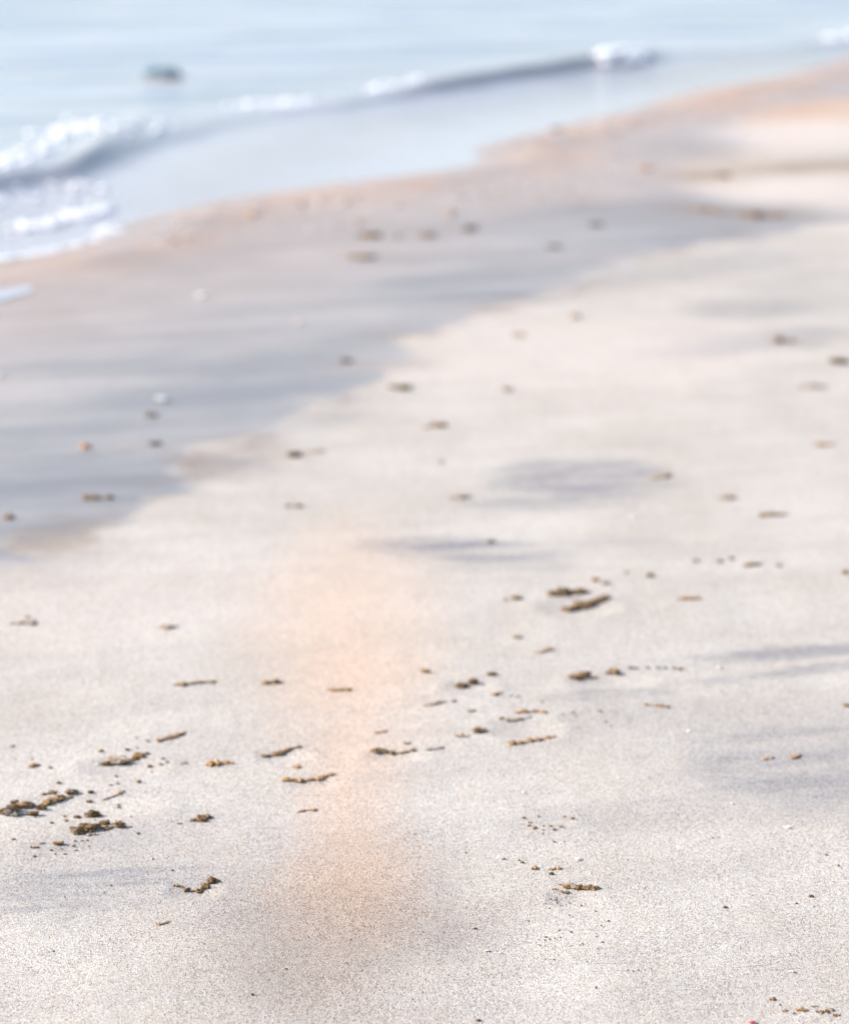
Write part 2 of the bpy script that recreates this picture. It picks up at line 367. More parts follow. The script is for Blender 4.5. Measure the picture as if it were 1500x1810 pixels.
rip = rip + .006*sstep(.05, .8, -sw)*fbm(xw*2.5, yw*4.5, 0, 162)
sea = grid_obj('sea_water', X, Yw, (-.004+crest+rip*(1-.95*np.exp(-((xw-W(285, 142)[0])/.5)**2-((yw-W(285, 142)[1])/.5)**2))-.5*sstep(.10, .9, sw)).reshape(X.shape), M_WATER); tag(sea, 'pale blue sea with a small wave rolling in', 'water', None, 'structure')
shallow = 1-sstep(-.25, .25, c_+.12*fbm(xw*1.5, yw, 0, 163))
attr(sea, 'shallow', shallow)
face = np.exp(-((c_+.08)/.11)**2)
attr(sea, 'churn', np.clip(face*amp*(.85+.6*fbm(xw*.9, yw*.3, 0, 164)) + .42*shallow*np.exp(-((c_+.50)/.60)**2)*(.80+.6*fbm(xw*.8, yw*.5, 0, 165)), 0, 1))

# ---- left-behind puddle at the edge of the wet sand
def puddle(px, py, rx, ry):
    c, e, n = W(px, py), W(px+rx, py), W(px, py-ry); z = .004
    vs = [(c[0], c[1], z)]; N = 40
    for k in range(N):
        a = 2*math.pi*k/N; r = 1+.16*math.sin(3*a+1)+.08*math.sin(5*a)
        vs.append((c[0]+abs(e[0]-c[0])*r*math.cos(a), c[1]+abs(n[1]-c[1])*r*math.sin(a), z))
    o = mesh_obj('puddle_water', vs, [(0, k+1, (k+1) % N+1) for k in range(N)], M_WATER)
    attr(o, 'shallow', np.full(N+1, .8)); attr(o, 'churn', np.zeros(N+1)); tag(o, 'shallow puddle left on the wet sand', 'water', None, 'structure')
puddle(-5, 518, 52, 17)

# ------------------------------------------------------------------ lumps, crusts, shells
def ico(sub):
    import bmesh
    bm = bmesh.new(); bmesh.ops.create_icosphere(bm, subdivisions=sub, radius=1)
    v = np.array([q.co[:] for q in bm.verts]); f = [[w.index for w in p.verts] for p in bm.faces]; bm.free(); return v, f
ICO = {k: ico(k) for k in (2, 3, 4, 5)}
rng = random.Random(7)
def lump_mesh(rx, ry, rz, seed, sub=4, rough=.42, sink=.30):
    v, f = ICO[sub]; v = v.copy()
    n = fbm(v[:, 0]*1.5, v[:, 1]*1.5, v[:, 2]*1.5, seed, 5); n2 = fbm(v[:, 0]*5, v[:, 1]*5, v[:, 2]*5, seed+50, 3)
    v = v*(1+rough*n*1.6+rough*.5*n2)[:, None]
    v *= np.array([rx, ry, rz]); v[:, 2] += rz*(1-2*sink); return v, f
def lump(px, py, w, h, mat='dark', label=None, cat='sand clod', name='sand_clod', group=None, tall=1.0, rough=.52, sub=None):
    """an irregular clod whose picture size is about w by h photo pixels, resting on the sand"""
    k = px_size(px, py); p = W(px, py+h*.30); sub = sub or (5 if w > 45 else 4 if w > 16 else 3)
    rx = w*k*.47; rz = h*k*.33*tall; ry = max(rx*.6, rz*.7)
    v, f = lump_mesh(rx, ry, rz, rng.randrange(9999), sub, rough)
    o = mesh_obj(name, v, f, M[mat]); o.location = (p[0], p[1], gz(px, py+h*.30)+.0006); o.rotation_euler.z = rng.uniform(-.25, .25)
    return tag(o, label, cat, group)
def crust(pts, mat='brown', label=None, cat='sand ridge', name='sand_ridge', group=None, rough=.75, hf=.38, beads=0):
    """a crumbly ridge of sand along photo points (x, y, thickness in photo pixels)"""
    q = smooth_line(pts, 2); px0, py0 = q[len(q)//2][:2]; k = px_size(px0, py0); c = W(px0, py0); seed = rng.randrange(9999)
    path = np.array([np.append(W(a, b)[:2]-c[:2], r*k*.52) for a, b, r in q])
    L = np.concatenate([[0], np.cumsum(np.hypot(np.diff(path[:, 0]), np.diff(path[:, 1])))])
    n = int(min(220, max(24, L[-1]/.0011))); t = np.linspace(0, L[-1], n)
    cx, cy, r = (np.interp(t, L, path[:, i]) for i in range(3))
    R0 = r.max(); e = np.minimum(t, L[-1]-t)/np.maximum(r*1.4, 1e-6); r = r*np.sqrt(np.clip(e, 0.0004, 1))
    g = np.clip(1+1.5*rough*fbm(t/(r.max()*2.4), 0, 0, seed, 4), .12, 1.9)
    if not beads: g = g*np.clip(.62+.6*np.abs(np.sin(math.pi*t/(R0*3.1)+2.2*fbm(t/(R0*4), 0, 0, seed+8, 3)+seed)), .3, 1.25)
    else: g = g*(.45+.75*np.abs(np.sin(math.pi*beads*t/L[-1]+.4*fbm(t/R0, 0, 0, seed+8, 2)))**.7)
    cx = cx+R0*.5*fbm(t/(R0*2.2), 3.1, 0, seed+20, 3); cy = cy+R0*1.6*fbm(t/(R0*2.6), 7.7, 0, seed+21, 3)
    tx, ty = np.gradient(cx), np.gradient(cy); m = np.hypot(tx, ty); nx, ny = -ty/m, tx/m
    K = 18; V = []
    for j in range(K):
        a = 2*math.pi*j/K
        rr = r*g; off = rr*1.5*math.cos(a); up = rr*hf*1.25*math.sin(a)
        V.append(np.stack([cx+nx*off, cy+ny*off, up+rr*hf*.2], 1))
    V = np.stack(V, 1); zz = land_height(np.stack([cx+c[0], cy+c[1]], 1)); V[:, :, 2] += zz[:, None]; R = r.max(); F = V.reshape(-1, 3)
    d = fbm(F[:, 0]/R*1.5, F[:, 1]/R*1.5, (F[:, 2]-np.repeat(zz, K))/R*1.5, seed+3, 5)
    ctr = np.repeat(np.stack([cx, cy, zz], 1), K, 0); F = ctr+(F-ctr)*(1+rough*1.7*d)[:, None]
    faces = [(i*K+j, i*K+(j+1) % K, (i+1)*K+(j+1) % K, (i+1)*K+j) for i in range(n-1) for j in range(K)]
    faces += [tuple(range(K))[::-1], tuple((n-1)*K+j for j in range(K))]
    o = mesh_obj(name, F, faces, M[mat]); o.location = (c[0], c[1], .0008); return tag(o, label, cat, group)
def shell(px, py, w, mat, label, tilt=.5, spin=0.0, name='seashell', cat='seashell', group=None):
    """half a cockle: a ribbed cup with a hinge, real thickness, lying on the sand"""
    k = px_size(px, py); R = w*k/2; NA, NR = 40, 8; top = []; 
    for i in range(NR+1):
        for j in range(NA+1):
            a = math.radians(-100+200*j/NA); rr = R*i/NR*(1+.05*math.cos(a*2))
            rib = 1+.05*math.cos(j*math.pi*.5)*(i/NR)
            top.append((rr*math.sin(a)*rib, -R*.55+rr*1.15*(.25+.75*math.cos(a*.5))*rib, R*.62*(1-(i/NR)**2*.95)*(.35+.65*min(1, i/NR*3))))
    v = np.array(top); n = len(v); w2 = v.copy(); w2[:, 2] -= R*.10; w2[:, :2] *= .95
    A = np.vstack([v, w2]); f = []
    for i in range(NR):
        for j in range(NA):
            q = i*(NA+1)+j; f.append((q, q+1, q+NA+2, q+NA+1)); f.append((n+q, n+q+NA+1, n+q+NA+2, n+q+1))
    for j in range(NA):
        q = NR*(NA+1)+j; f.append((q, q+1, n+q+1, n+q))
    for i in range(NR):
        q = i*(NA+1); f.append((q, q+NA+1, n+q+NA+1, n+q)); q += NA; f.append((q+NA+1, q, n+q, n+q+NA+1))
    o = mesh_obj(name, A, f, M[mat]); p = W(px, py); o.location = (p[0], p[1], gz(px, py)+R*.15); o.rotation_euler = (tilt, 0, spin); return tag(o, label, cat, group)

G_PAIR = 'clods of the two heaps at the near left'
# the two dark heaps at the near left
lump(14, 1432, 34, 18, 'dark', 'brown clod cut off by the left edge, end of the upper heap', group=G_PAIR)
lump(24, 1427, 22, 22, 'dark', 'dark upright clod at the left of the upper heap at the left edge', group=G_PAIR)
lump(45, 1421, 34, 16, 'brown', 'largest rounded brown clod of the upper dark heap at the left edge', group=G_PAIR)
crust([(8, 1443, 5), (28, 1441, 8), (48, 1440, 6)], 'grey', 'greyish crumbly ridge along the near foot of the upper heap', group=G_PAIR)
lump(26, 1417, 14, 10, 'dark', 'small dark clod perched behind the largest clod of the upper heap', group=G_PAIR)
lump(58, 1435, 24, 13, 'dark', 'low dark clod on the near side of the upper heap', group=G_PAIR)
lump(74, 1423, 19, 17, 'dark', 'nearly black clod at the middle of the upper heap', group=G_PAIR)
crust([(78, 1424, 10), (92, 1414, 12), (110, 1411, 8), (129, 1409, 6)], 'brown', 'tapering brown ridge running right from the upper heap', group=G_PAIR)
crust([(72, 1405, 3), (86, 1404, 5), (101, 1399, 6)], 'brown', 'thin flat ridge lying behind the upper heap', group=G_PAIR)
lump(128, 1399, 24, 14, 'dark', 'dark pointed clod standing right of the thin flat ridge behind the upper heap', group=G_PAIR)
lump(161, 1399, 11, 11, 'dark', 'small round clod alone right of the dark pointed clod', group=G_PAIR)
lump(158, 1413, 10, 9, 'dark', 'small clod between the upper heap and the tall rounded clod', group=G_PAIR)
lump(163, 1434, 27, 22, 'dark', 'tall rounded clod standing alone between the two heaps', group=G_PAIR)
lump(137, 1440, 12, 10, 'dark', 'small clod just left of the tall rounded clod', group=G_PAIR)
crust([(152, 1443, 3), (166, 1441, 4), (180, 1437, 4)], 'brown', 'thin smear of sand under the tall rounded clod', group=G_PAIR)
lump(136, 1467, 26, 22, 'dark', 'left end clod of the lower heap', group=G_PAIR)
lump(160, 1461, 36, 20, 'dark', 'broad middle clod of the lower heap', group=G_PAIR)
lump(185, 1454, 19, 13, 'dark', 'dark rounded clod on top of the lower heap', group=G_PAIR)
lump(212, 1457, 24, 20, 'dark', 'leaning clod with a yellowish top at the right end of the lower heap', group=G_PAIR)
crust([(128, 1475, 5), (152, 1471, 7), (180, 1467, 6), (204, 1464, 5)], 'brown', 'brown ridge along the near foot of the lower heap', group=G_PAIR)
crust([(175, 1476, 3), (150, 1477, 4)], 'tan', 'pale reddish smear in front of the lower heap', group=G_PAIR)
crust([(52, 1498, 5), (68, 1499, 4)], 'brown', 'short brown scrap in front and left of the lower heap')
lump(104, 1490, 18, 11, 'brown', 'reddish brown crumbly clod in front of the lower heap')
crust([(66, 1492, 3), (80, 1491, 4)], 'tan', 'pale sliver of crust left of the reddish crumbly clod')
crust([(178, 1413, 3), (200, 1408, 4), (222, 1400, 8)], 'tan', 'faint tan ridge with a raised right end right of the upper heap')
# the heap above them
lump(190, 1346, 24, 11, 'dark', 'dark left end clod of the flat topped heap above the two dark heaps')
lump(212, 1340, 46, 18, 'tan', 'pale tan back of the flat topped heap')
lump(220, 1345, 24, 9, 'dark', 'dark clod on the near side of the flat topped heap')
crust([(236, 1343, 9), (246, 1336, 7), (264, 1332, 5)], 'brown', 'brown tail at the right end of the flat topped heap')
lump(226, 1325, 10, 9, 'dark', 'small dark clod just behind the flat topped heap')
lump(179, 1327, 10, 11, 'brown', 'small brown clod behind the left end of the flat topped heap')
lump(265, 1351, 10, 9, 'brown', 'small brown clod right of the flat topped heap')
lump(246, 1381, 9, 8, 'brown', 'small olive clod below and right of the flat topped heap')
lump(105, 1383, 9, 8, 'brown', 'small brown clod behind the upper dark heap, standing apart')
crust([(50, 1356, 5), (60, 1354, 8), (70, 1351, 4)], 'brown', 'short olive brown scrap on its own left of the flat topped heap')
crust([(276, 1311, 5), (298, 1305, 9), (312, 1301, 7), (330, 1294, 8)], 'brown', 'rising brown crust up and right of the flat topped heap')
# middle row of footprints' broken edges
def row(items):
    for pts, mat, lab in items: crust(pts, mat, lab)
row([
 ([(304, 1213, 5), (330, 1210, 8), (350, 1208, 6), (382, 1206, 5)], 'brown', 'long brown crust, leftmost of the row across the middle'),
 ([(460, 1210, 6), (480, 1207, 9), (503, 1207, 5)], 'brown', 'reddish brown crust next right in the row from the leftmost long one'),
 ([(576, 1220, 4), (600, 1221, 7), (620, 1221, 8)], 'amber', 'bright amber crust on the orange tinted sand'),
 ([(318, 1351, 4), (332, 1349, 6)], 'tan', 'short tan crust left of the combed brown crust'),
 ([(361, 1352, 6), (385, 1350, 10), (414, 1349, 5)], 'amber', 'combed amber crust at middle left with ragged top'),
 ([(460, 1337, 7), (478, 1335, 12), (505, 1330, 10), (520, 1325, 6), (535, 1322, 9)], 'brown', 'thick brown crust rising to the right, made of two joined clods'),
 ([(516, 1359, 6), (532, 1357, 8)], 'amber', 'short reddish crust between the thick rising crust and the long amber one'),
 ([(498, 1382, 7), (520, 1382, 7), (555, 1380, 7), (572, 1376, 7), (592, 1371, 8)], 'amber', 'long thin amber crust with a raised dark right tip'),
 ([(652, 1332, 9), (668, 1328, 9), (682, 1328, 4), (696, 1331, 9), (712, 1332, 5), (734, 1327, 9)], 'brown', 'wavy brown crust of three humps at the centre'),
 ([(710, 1316, 5), (726, 1315, 8)], 'tan', 'short reddish tan crust just behind the wavy three hump crust'),
 ([(660, 1296, 2), (676, 1295, 6), (686, 1293, 6)], 'amber', 'small pointed amber crust above the wavy three hump crust'),
 ([(524, 1441, 3), (532, 1437, 4), (545, 1435, 5), (560, 1435, 5)], 'amber', 'hooked thin amber crust alone on the orange tinted sand'),
 ([(334, 1454, 7), (345, 1451, 9), (360, 1447, 9), (374, 1445, 8)], 'dark', 'dark olive crust of two joined clods alone left of the hooked thin crust'),
 ([(322, 1457, 5), (312, 1458, 2)], 'grey', 'faint grey tail left of the dark olive crust'),
 ([(304, 1569, 4), (316, 1567, 6)], 'amber', 'pale orange scrap at the left end of the dark hooked ridge'),
 ([(318, 1569, 3), (332, 1572, 7), (345, 1576, 6), (358, 1571, 8), (370, 1563, 11), (381, 1555, 9)], 'dark', 'dark hooked ridge of sand with its end kicked up, in the lower left'),
 ([(275, 1636, 4), (292, 1634, 4), (302, 1630, 2)], 'amber', 'faint orange scrap below the dark hooked ridge'),
 ([(746, 1250, 3), (770, 1245, 6), (787, 1242, 5)], 'tan', 'thin pale tan crust below the dark double clod'),
 ([(798, 1241, 6), (808, 1240, 4)], 'tan', 'very short tan crust at the right tip of the thin pale one'),
 ([(866, 1231, 4), (876, 1229, 7), (888, 1226, 4)], 'amber', 'short slanting amber crust below right of the dark double clod'),
 ([(824, 1259, 4), (833, 1258, 7), (842, 1260, 3)], 'tan', 'small arched tan crust left of the double layered crust'),
 ([(882, 1271, 5), (890, 1275, 5), (910, 1274, 6), (940, 1269, 3)], 'tan', 'lower tan layer of the double layered crust right of centre'),
 ([(906, 1262, 6), (925, 1261, 8), (950, 1260, 8), (968, 1262, 3)], 'amber', 'upper amber layer of the double layered crust right of centre'),
 ([(802, 1304, 6), (815, 1302, 8), (830, 1304, 4)], 'tan', 'tan crust just left of the dark short clod'),
 ([(836, 1297, 8), (850, 1295, 10), (862, 1298, 4)], 'dark', 'dark olive short clod at the right end of the tan crust'),
 ([(893, 1315, 4), (915, 1317, 8), (940, 1312, 6), (960, 1308, 5), (982, 1303, 5)], 'amber', 'long grainy amber crust rising right, below the double layered crust'),
 ([(932, 1304, 4), (940, 1306, 5)], 'amber', 'tiny amber scrap on the back of the long grainy crust'),
 ([(750, 1329, 4), (770, 1326, 3), (785, 1323, 3)], 'grey', 'faint grey trail right of the wavy three hump crust'),
 ([(1136, 1247, 5), (1155, 1247, 6), (1183, 1250, 7)], 'amber', 'single arched amber crust standing alone right of centre'),
 ([(944, 1157, 5), (958, 1154, 6), (976, 1150, 7)], 'tan', 'faint slanting tan crust above the dark double clod to the right'),
 ([(1192, 1059, 4), (1210, 1060, 6), (1240, 1058, 8)], 'amber', 'amber crust right of the two long beaded clods'),
 ([(1003, 1200, 7), (1020, 1200, 9), (1035, 1193, 10), (1046, 1192, 8)], 'brown', 'curled brown crust, left end of the beaded trail at right of centre'),
 ([(1064, 1192, 3), (1080, 1190, 10), (1094, 1189, 7)], 'brown', 'brown crust in the middle of the beaded trail'),
 ([(1344, 1341, 5), (1355, 1339, 5), (1366, 1336, 6)], 'tan', 'faint tan crust on the grey damp patch at the right'),
 ([(1395, 1340, 6), (1405, 1338, 8), (1416, 1333, 8)], 'amber', 'amber crust on the grey damp patch at the right'),
 ([(975, 1576, 6), (990, 1580, 5), (1010, 1582, 4)], 'brown', 'thin lower edge of the long arched crust in the lower right'),
 ([(992, 1574, 7), (1015, 1572, 9), (1040, 1573, 10), (1057, 1578, 6)], 'brown', 'long arched brown crust of coarse grains in the lower right'),
 ([(985, 1568, 3), (994, 1569, 3)], 'dark', 'dark sliver just behind the long arched crust'),
 ([(938, 1540, 5), (950, 1540, 6)], 'amber', 'reddish orange scrap left of the dark pointed clod in the lower right'),
 ([(967, 1541, 3), (980, 1540, 5), (992, 1538, 6)], 'amber', 'orange scrap just behind the dark pointed clod in the lower right'),
 ([(1380, 1786, 4), (1392, 1785, 4)], 'amber', 'small orange scrap at the left end of the bottom right cluster'),
 ([(1405, 1785, 5), (1428, 1785, 6)], 'amber', 'orange crust in the middle of the bottom right cluster'),
 ([(1432, 1780, 3), (1446, 1777, 5)], 'tan', 'pale orange scrap at the back of the bottom right cluster'),
 ([(1440, 1789, 4), (1458, 1788, 5), (1474, 1784, 5)], 'brown', 'brown crust with a raised tip at the right of the bottom right cluster'),
 ([(1396, 1790, 4), (1404, 1790, 5)], 'brown', 'short dark orange scrap at the front of the bottom right cluster'),
 ([(1470, 1795, 4), (1482, 1793, 5)], 'amber', 'orange scrap nearest the bottom right corner'),
 ([(1358, 1765, 5), (1370, 1765, 5)], 'amber', 'lone amber scrap above the bottom right cluster'),
])
# clods across the middle distance
lump(600-19, 1219, 8, 5, 'tan', 'tiny tan crumb at the left tip of the bright amber crust')
lump(752, 1187, 17, 10, 'brown', 'small brown clod left of the dark double clod')
lump(815, 1209, 26, 13, 'dark', 'left half of the dark double clod at the centre')
lump(836, 1203, 17, 19, 'dark', 'taller right half of the dark double clod at the centre')
lump(870, 1192, 20, 10, 'brown', 'brown and orange clod up and right of the dark double clod')
crust([(968, 1056, 10), (985, 1050, 13), (1005, 1050, 14), (1028, 1051, 12), (1045, 1047, 8)], 'dark', 'upper of the two long beaded brown clods right of centre', rough=.75, hf=.5, beads=7)
crust([(992, 1077, 12), (1010, 1075, 10), (1028, 1070, 13), (1048, 1066, 15), (1066, 1061, 16), (1078, 1058, 8)], 'dark', 'lower of the two long beaded brown clods right of centre', rough=.75, hf=.5, beads=7)
lump(1051, 1024, 15, 12, 'brown', 'small brown clod behind the two long beaded clods')
lump(1070, 1030, 18, 10, 'tan', 'pale flat clod behind the right end of the two long beaded clods')
lump(1149, 1016, 15, 13, 'dark', 'lone round brown clod up and right of the two long beaded clods')
lump(1105, 1011, 10, 9, 'tan', 'pale crumb left of the lone round brown clod')
lump(912, 1057, 20, 10, 'brown', 'brown clod left of the two long beaded clods')
lump(892, 1060, 10, 7, 'tan', 'pale crumb just left of the brown clod left of the beaded clods')
lump(912, 1126, 18, 9, 'tan', 'faint tan clod below left of the two long beaded clods')
lump(1228, 990, 12, 10, 'grey', 'left of three grey round clods in a line on the right'); lump(1272, 990, 12, 10, 'grey', 'middle of three grey round clods in a line on the right'); lump(1292, 985, 11, 9, 'grey', 'right of three grey round clods in a line on the right')
crust([(1312, 1000, 8), (1326, 998, 10), (1350, 996, 9)], 'brown', 'brown crust right of the three grey round clods')
lump(1375, 997, 12, 7, 'grey', 'grey flat clod right of the brown crust by the three grey clods')
lump(1494, 1010, 14, 11, 'brown', 'brown clod cut by the right edge below the three grey clods')
lump(1494, 1243, 13, 9, 'brown', 'brown clod at the right edge level with the arched amber crust')
lump(1049, 1196, 12, 7, 'amber', 'small amber clod between the curled crust and the next one')
lump(1202, 1182, 10, 8, 'brown', 'brown round clod at the right end of the beaded trail')
for q in (1114, 1122): lump(q, 1181, 10, 6, 'grey', 'small grey crumb in the left pair of the beaded trail', 'crumb', 'sand_crumb', 'grey crumbs of the beaded trail, left pair')
for q in (1144, 1162, 1174, 1190): lump(q, 1180, 8, 7, 'grey', 'small grey crumb in the right half of the beaded trail', 'crumb', 'sand_crumb', 'grey crumbs of the beaded trail, right half')
crust([(1340, 914, 6), (1356, 911, 10), (1392, 911, 5)], 'brown', 'blurred brown clod on the right above the three grey clods')
crust([(1142, 844, 8), (1155, 846, 10), (1185, 838, 14)], 'tan', 'blurred tan crust at the right end of the large grey damp patch')
crust([(1364, 600, 8), (1374, 602, 14), (1408, 603, 7)], 'brown', 'blurred brown clod on a grey streak at the upper right')
lump(1482, 636, 34, 16, 'dark', 'blurred dark clod at the right edge, upper part')
lump(712, 683, 28, 15, 'dark', 'blurred dark brown clod at the rim where the damp grey sand ends')
lump(694, 682, 20, 8, 'brown', 'low brown clod touching the left of the dark clod at the damp rim')
crust([(748, 756, 6), (766, 753, 12), (792, 751, 9)], 'brown', 'blurred brown streak shaped clod below right of the dark rim clod')
lump(521, 802, 26, 18, 'dark', 'blurred brown clod with a pale tail, left of centre')
crust([(536, 802, 6), (556, 800, 9), (576, 798, 6)], 'tan', 'pale tail right of the blurred brown clod left of centre')
crust([(500, 897, 7), (520, 896, 11), (540, 896, 6)], 'tan', 'blurred reddish tan crust below the clod with a pale tail')
crust([(790, 881, 6), (812, 880, 9), (834, 879, 6)], 'tan', 'blurred faint reddish crust left of the large grey damp patch')
lump(866, 955, 16, 10, 'grey', 'dark speck sized clod on the small grey damp patch at the centre')
lump(780, 815, 8, 9, 'brown', 'tiny brown speck alone below the streak shaped clod')
crust([(886, 690, 12), (905, 685, 6)], 'tan', 'faint tan clod to the right of the dark rim clod')
lump(914, 590, 26, 13, 'tan', 'faint tan clod on the pale sand beyond the dark rim clod')
lump(1016, 558, 22, 15, 'tan', 'faint greyish tan clod on the pale sand near the streaks')
crust([(1408, 684, 6), (1440, 682, 10), (1464, 681, 8)], 'tan', 'faint orange streak near the upper right edge')
crust([(1438, 787, 6), (1456, 786, 10), (1474, 785, 6)], 'amber', 'faint orange scrap at the right edge below the dark blurred clod')
crust([(1264, 881, 6), (1280, 880, 9), (1300, 880, 6)], 'tan', 'faint tan scrap left of the blurred brown clod on the right')
crust([(16, 1103, 6), (36, 1101, 9), (66, 1102, 6)], 'tan', 'tan crust near the left edge at mid height')
lump(49, 1091, 9, 9, 'tan', 'tan knob standing on the crust near the left edge')
crust([(280, 1110, 10), (300, 1109, 7), (316, 1106, 6)], 'tan', 'tan crust left of the orange tinted sand')
# on the wet sand
lump(157, 880, 24, 14, 'brown', 'olive brown left half of the split clod on the wet sand')
lump(172, 881, 18, 12, 'brown', 'olive brown middle of the split clod on the wet sand')
lump(194, 880, 17, 12, 'brown', 'olive brown right piece of the split clod on the wet sand')
lump(266, 733, 24, 13, 'grey', 'grey pebble just below the bright white shell', 'pebble', 'pebble')
lump(273, 784, 26, 13, 'grey', 'grey pebble right of the orange pebble on the wet sand', 'pebble', 'pebble')
lump(152, 789, 19, 19, 'orange', 'orange pebble standing on the grey wet sand', 'pebble', 'pebble', rough=.15)
lump(16, 916, 22, 14, 'brown', 'reddish brown clod at the left edge of the wet sand')
lump(610, 635, 26, 14, 'grey', 'grey pebble near the curved end of the damp sand', 'pebble', 'pebble')
for q, r, w_, h_, m_, lab in ((654, 414, 38, 14, 'brown', 'darkest brown mound in the hazy row beyond the wet sand'), (752, 414, 34, 12, 'tan', 'middle brown mound in the hazy row beyond the wet sand'), (826, 402, 30, 14, 'grey', 'right greyish mound in the hazy row beyond the wet sand'),
                  (640, 452, 50, 12, 'tan', 'faint mound in front of the hazy row beyond the wet sand'), (1052, 394, 28, 13, 'grey', 'grey mound on the far grey sand to the right of the hazy row'), (700, 416, 16, 9, 'tan', 'smallest mound in the hazy row beyond the wet sand')):
    lump(q, r, w_, h_, m_, lab, 'sand mound', 'sand_mound', rough=.7)
crust([(1226, 368, 10), (1250, 371, 14), (1275, 377, 8)], 'tan', 'left smeared mound on the far dark streak at the right', 'sand mound', 'sand_mound'); crust([(1295, 380, 8), (1330, 382, 13), (1388, 380, 10)], 'brown', 'right smeared mound on the far dark streak at the right', 'sand mound', 'sand_mound')
lump(1278, 309, 22, 11, 'brown', 'brown mound at the left end of the far drift line', 'sand mound', 'sand_mound'); lump(983, 228, 22, 11, 'brown', 'brown stone on the far sand beside the water edge', 'stone', 'beach_stone')
lump(1140, 297, 24, 9, 'amber', 'amber mound on the far sand below the water edge', 'sand mound', 'sand_mound')
lump(980, 928-494, 30, 8, 'brown', 'faint reddish mound on the far grey sand', 'sand mound', 'sand_mound')
# shells and pebbles
shell(287, 709, 25, 'white', 'bright white shell on the grey wet sand')
shell(359, 527, 24, 'white', 'whitish shell farther out on the wet sand, towards the sea', spin=.6)
shell(528, 573, 18, 'pink', 'faint pinkish shell on the wet sand right of the whitish one', spin=-.5)
shell(0, 668, 20, 'white', 'white shell cut by the left edge of the wet sand', spin=.3)
shell(1021, 1525, 15, 'pink', 'tiny pink shell with a long thin shadow in the lower right', tilt=.7, spin=.9)
shell(1118, 917, 13, 'white', 'white shell scrap below the large grey damp patch', spin=.3)
shell(1270, 1181, 11, 'white', 'white shell scrap right of the beaded trail', spin=1.1)
shell(1217, 1293, 9, 'white', 'white shell scrap below the arched amber crust', spin=.2)
shell(925, 1404, 8, 'white', 'white shell speck below the long grainy amber crust', spin=-.4)
shell(1392, 1464, 11, 'white', 'white shell speck below the grey damp patch at the right', spin=.5)
shell(1293, 1422, 8, 'white', 'white shell speck at the lower left of the grey damp patch', spin=2)
shell(1399, 1718, 13, 'white', 'flat white shell sliver near the bottom right', tilt=.1)
shell(861, 1685, 11, 'white', 'flat white shell sliver at the lower centre', tilt=.1, spin=.5)
shell(172, 1350, 8, 'white', 'white shell speck touching the left end of the flat topped heap')
shell(1329, 1809, 16, 'red', 'small crimson shard at the bottom edge with a bluish shadow', tilt=.4, spin=.3, name='red_shard', cat='shard')
for px, py, w, h, mat, lab in [
 (1281, 1605, 9, 5, 'dark', 'black pebble with a short shadow at the lower right'), (1433, 1584, 10, 7, 'brown', 'brown pebble at the far right of the lower right sand'),
 (1459, 1510, 6, 5, 'brown', 'upper tiny brown pebble by the lower right edge'), (1481, 1529, 6, 5, 'dark', 'dark tiny pebble by the lower right edge below the brown one'), (1407, 1597, 5, 4, 'dark', 'tiny dark pebble left of the brown pebble at far right'),
 (974, 1547, 10, 9, 'dark', 'dark pointed clod in the lower right'), (979, 1491, 6, 4, 'dark', 'tiny dark pebble below the patch of speckled marks'), (922, 1527, 9, 5, 'dark', 'dark pebble at the right end of a short row in the lower right'),
 (917, 1523, 5, 4, 'brown', 'tiny brown pebble touching the dark one in the short row'), (890, 1521, 8, 4, 'brown', 'brown pebble at the left end of the short row'), (839, 1644, 8, 4, 'dark', 'dark pebble near the rim of the darker damp sand'),
 (982, 1592, 6, 6, 'brown', 'tiny brown pebble just below the long arched crust'), (1053, 1749, 5, 4, 'dark', 'tiny dark pebble below the thin line of grains near the bottom'), (845, 1806, 10, 5, 'dark', 'dark pebble at the bottom edge, centre'),
 (446, 1760, 8, 7, 'brown', 'brown pebble on the darker damp sand at the bottom'), (271, 1520, 5, 4, 'dark', 'tiny dark pebble above the dark hooked ridge'), (305, 1540, 5, 4, 'dark', 'tiny dark pebble just left above the dark hooked ridge')]:
    lump(px, py, w, h, mat, lab, 'pebble', 'pebble', rough=.3)
# speckled marks: groups of tiny crumbs
def crumbs(pts, mat, label, group, w=(5, 9)):
    for px, py in pts:
        a = rng.uniform(*w); lump(px, py, a, a*.75, mat, label, 'crumb', 'sand_crumb', group, sub=2 if a < 7 else 3)
crumbs([(934, 1461), (944, 1465), (959, 1469), (951, 1446), (972, 1462), (979, 1468), (996, 1446), (1011, 1449), (990, 1463), (960, 1462), (935, 1456), (925, 1448)], 'amber', 'tiny amber crumb in the patch of speckled marks above the lower right crust', 'crumbs of the speckled marks', (5, 9))
crumbs([(134, 1487), (145, 1486), (155, 1486), (157, 1496), (130, 1495), (110, 1501), (91, 1502), (135, 1503), (115, 1509), (98, 1509), (61, 1513), (24, 1482), (168, 1448), (232, 1443), (232, 1463), (245, 1473), (115, 1439), (118, 1449), (92, 1454), (63, 1443)],
       'brown', 'tiny brown crumb strewn around the two dark heaps at the left', 'crumbs around the dark heaps', (4, 8))
crumbs([(208, 1385), (196, 1388), (206, 1372), (210, 1420), (210, 1424), (268, 1362), (243, 1322), (262, 1309), (241, 1303), (285, 1350), (296, 1347), (288, 1341), (22, 1317), (57, 1341), (89, 1355)],
       'grey', 'tiny grey crumb strewn around the flat topped heap', 'crumbs around the flat topped heap', (5, 9))
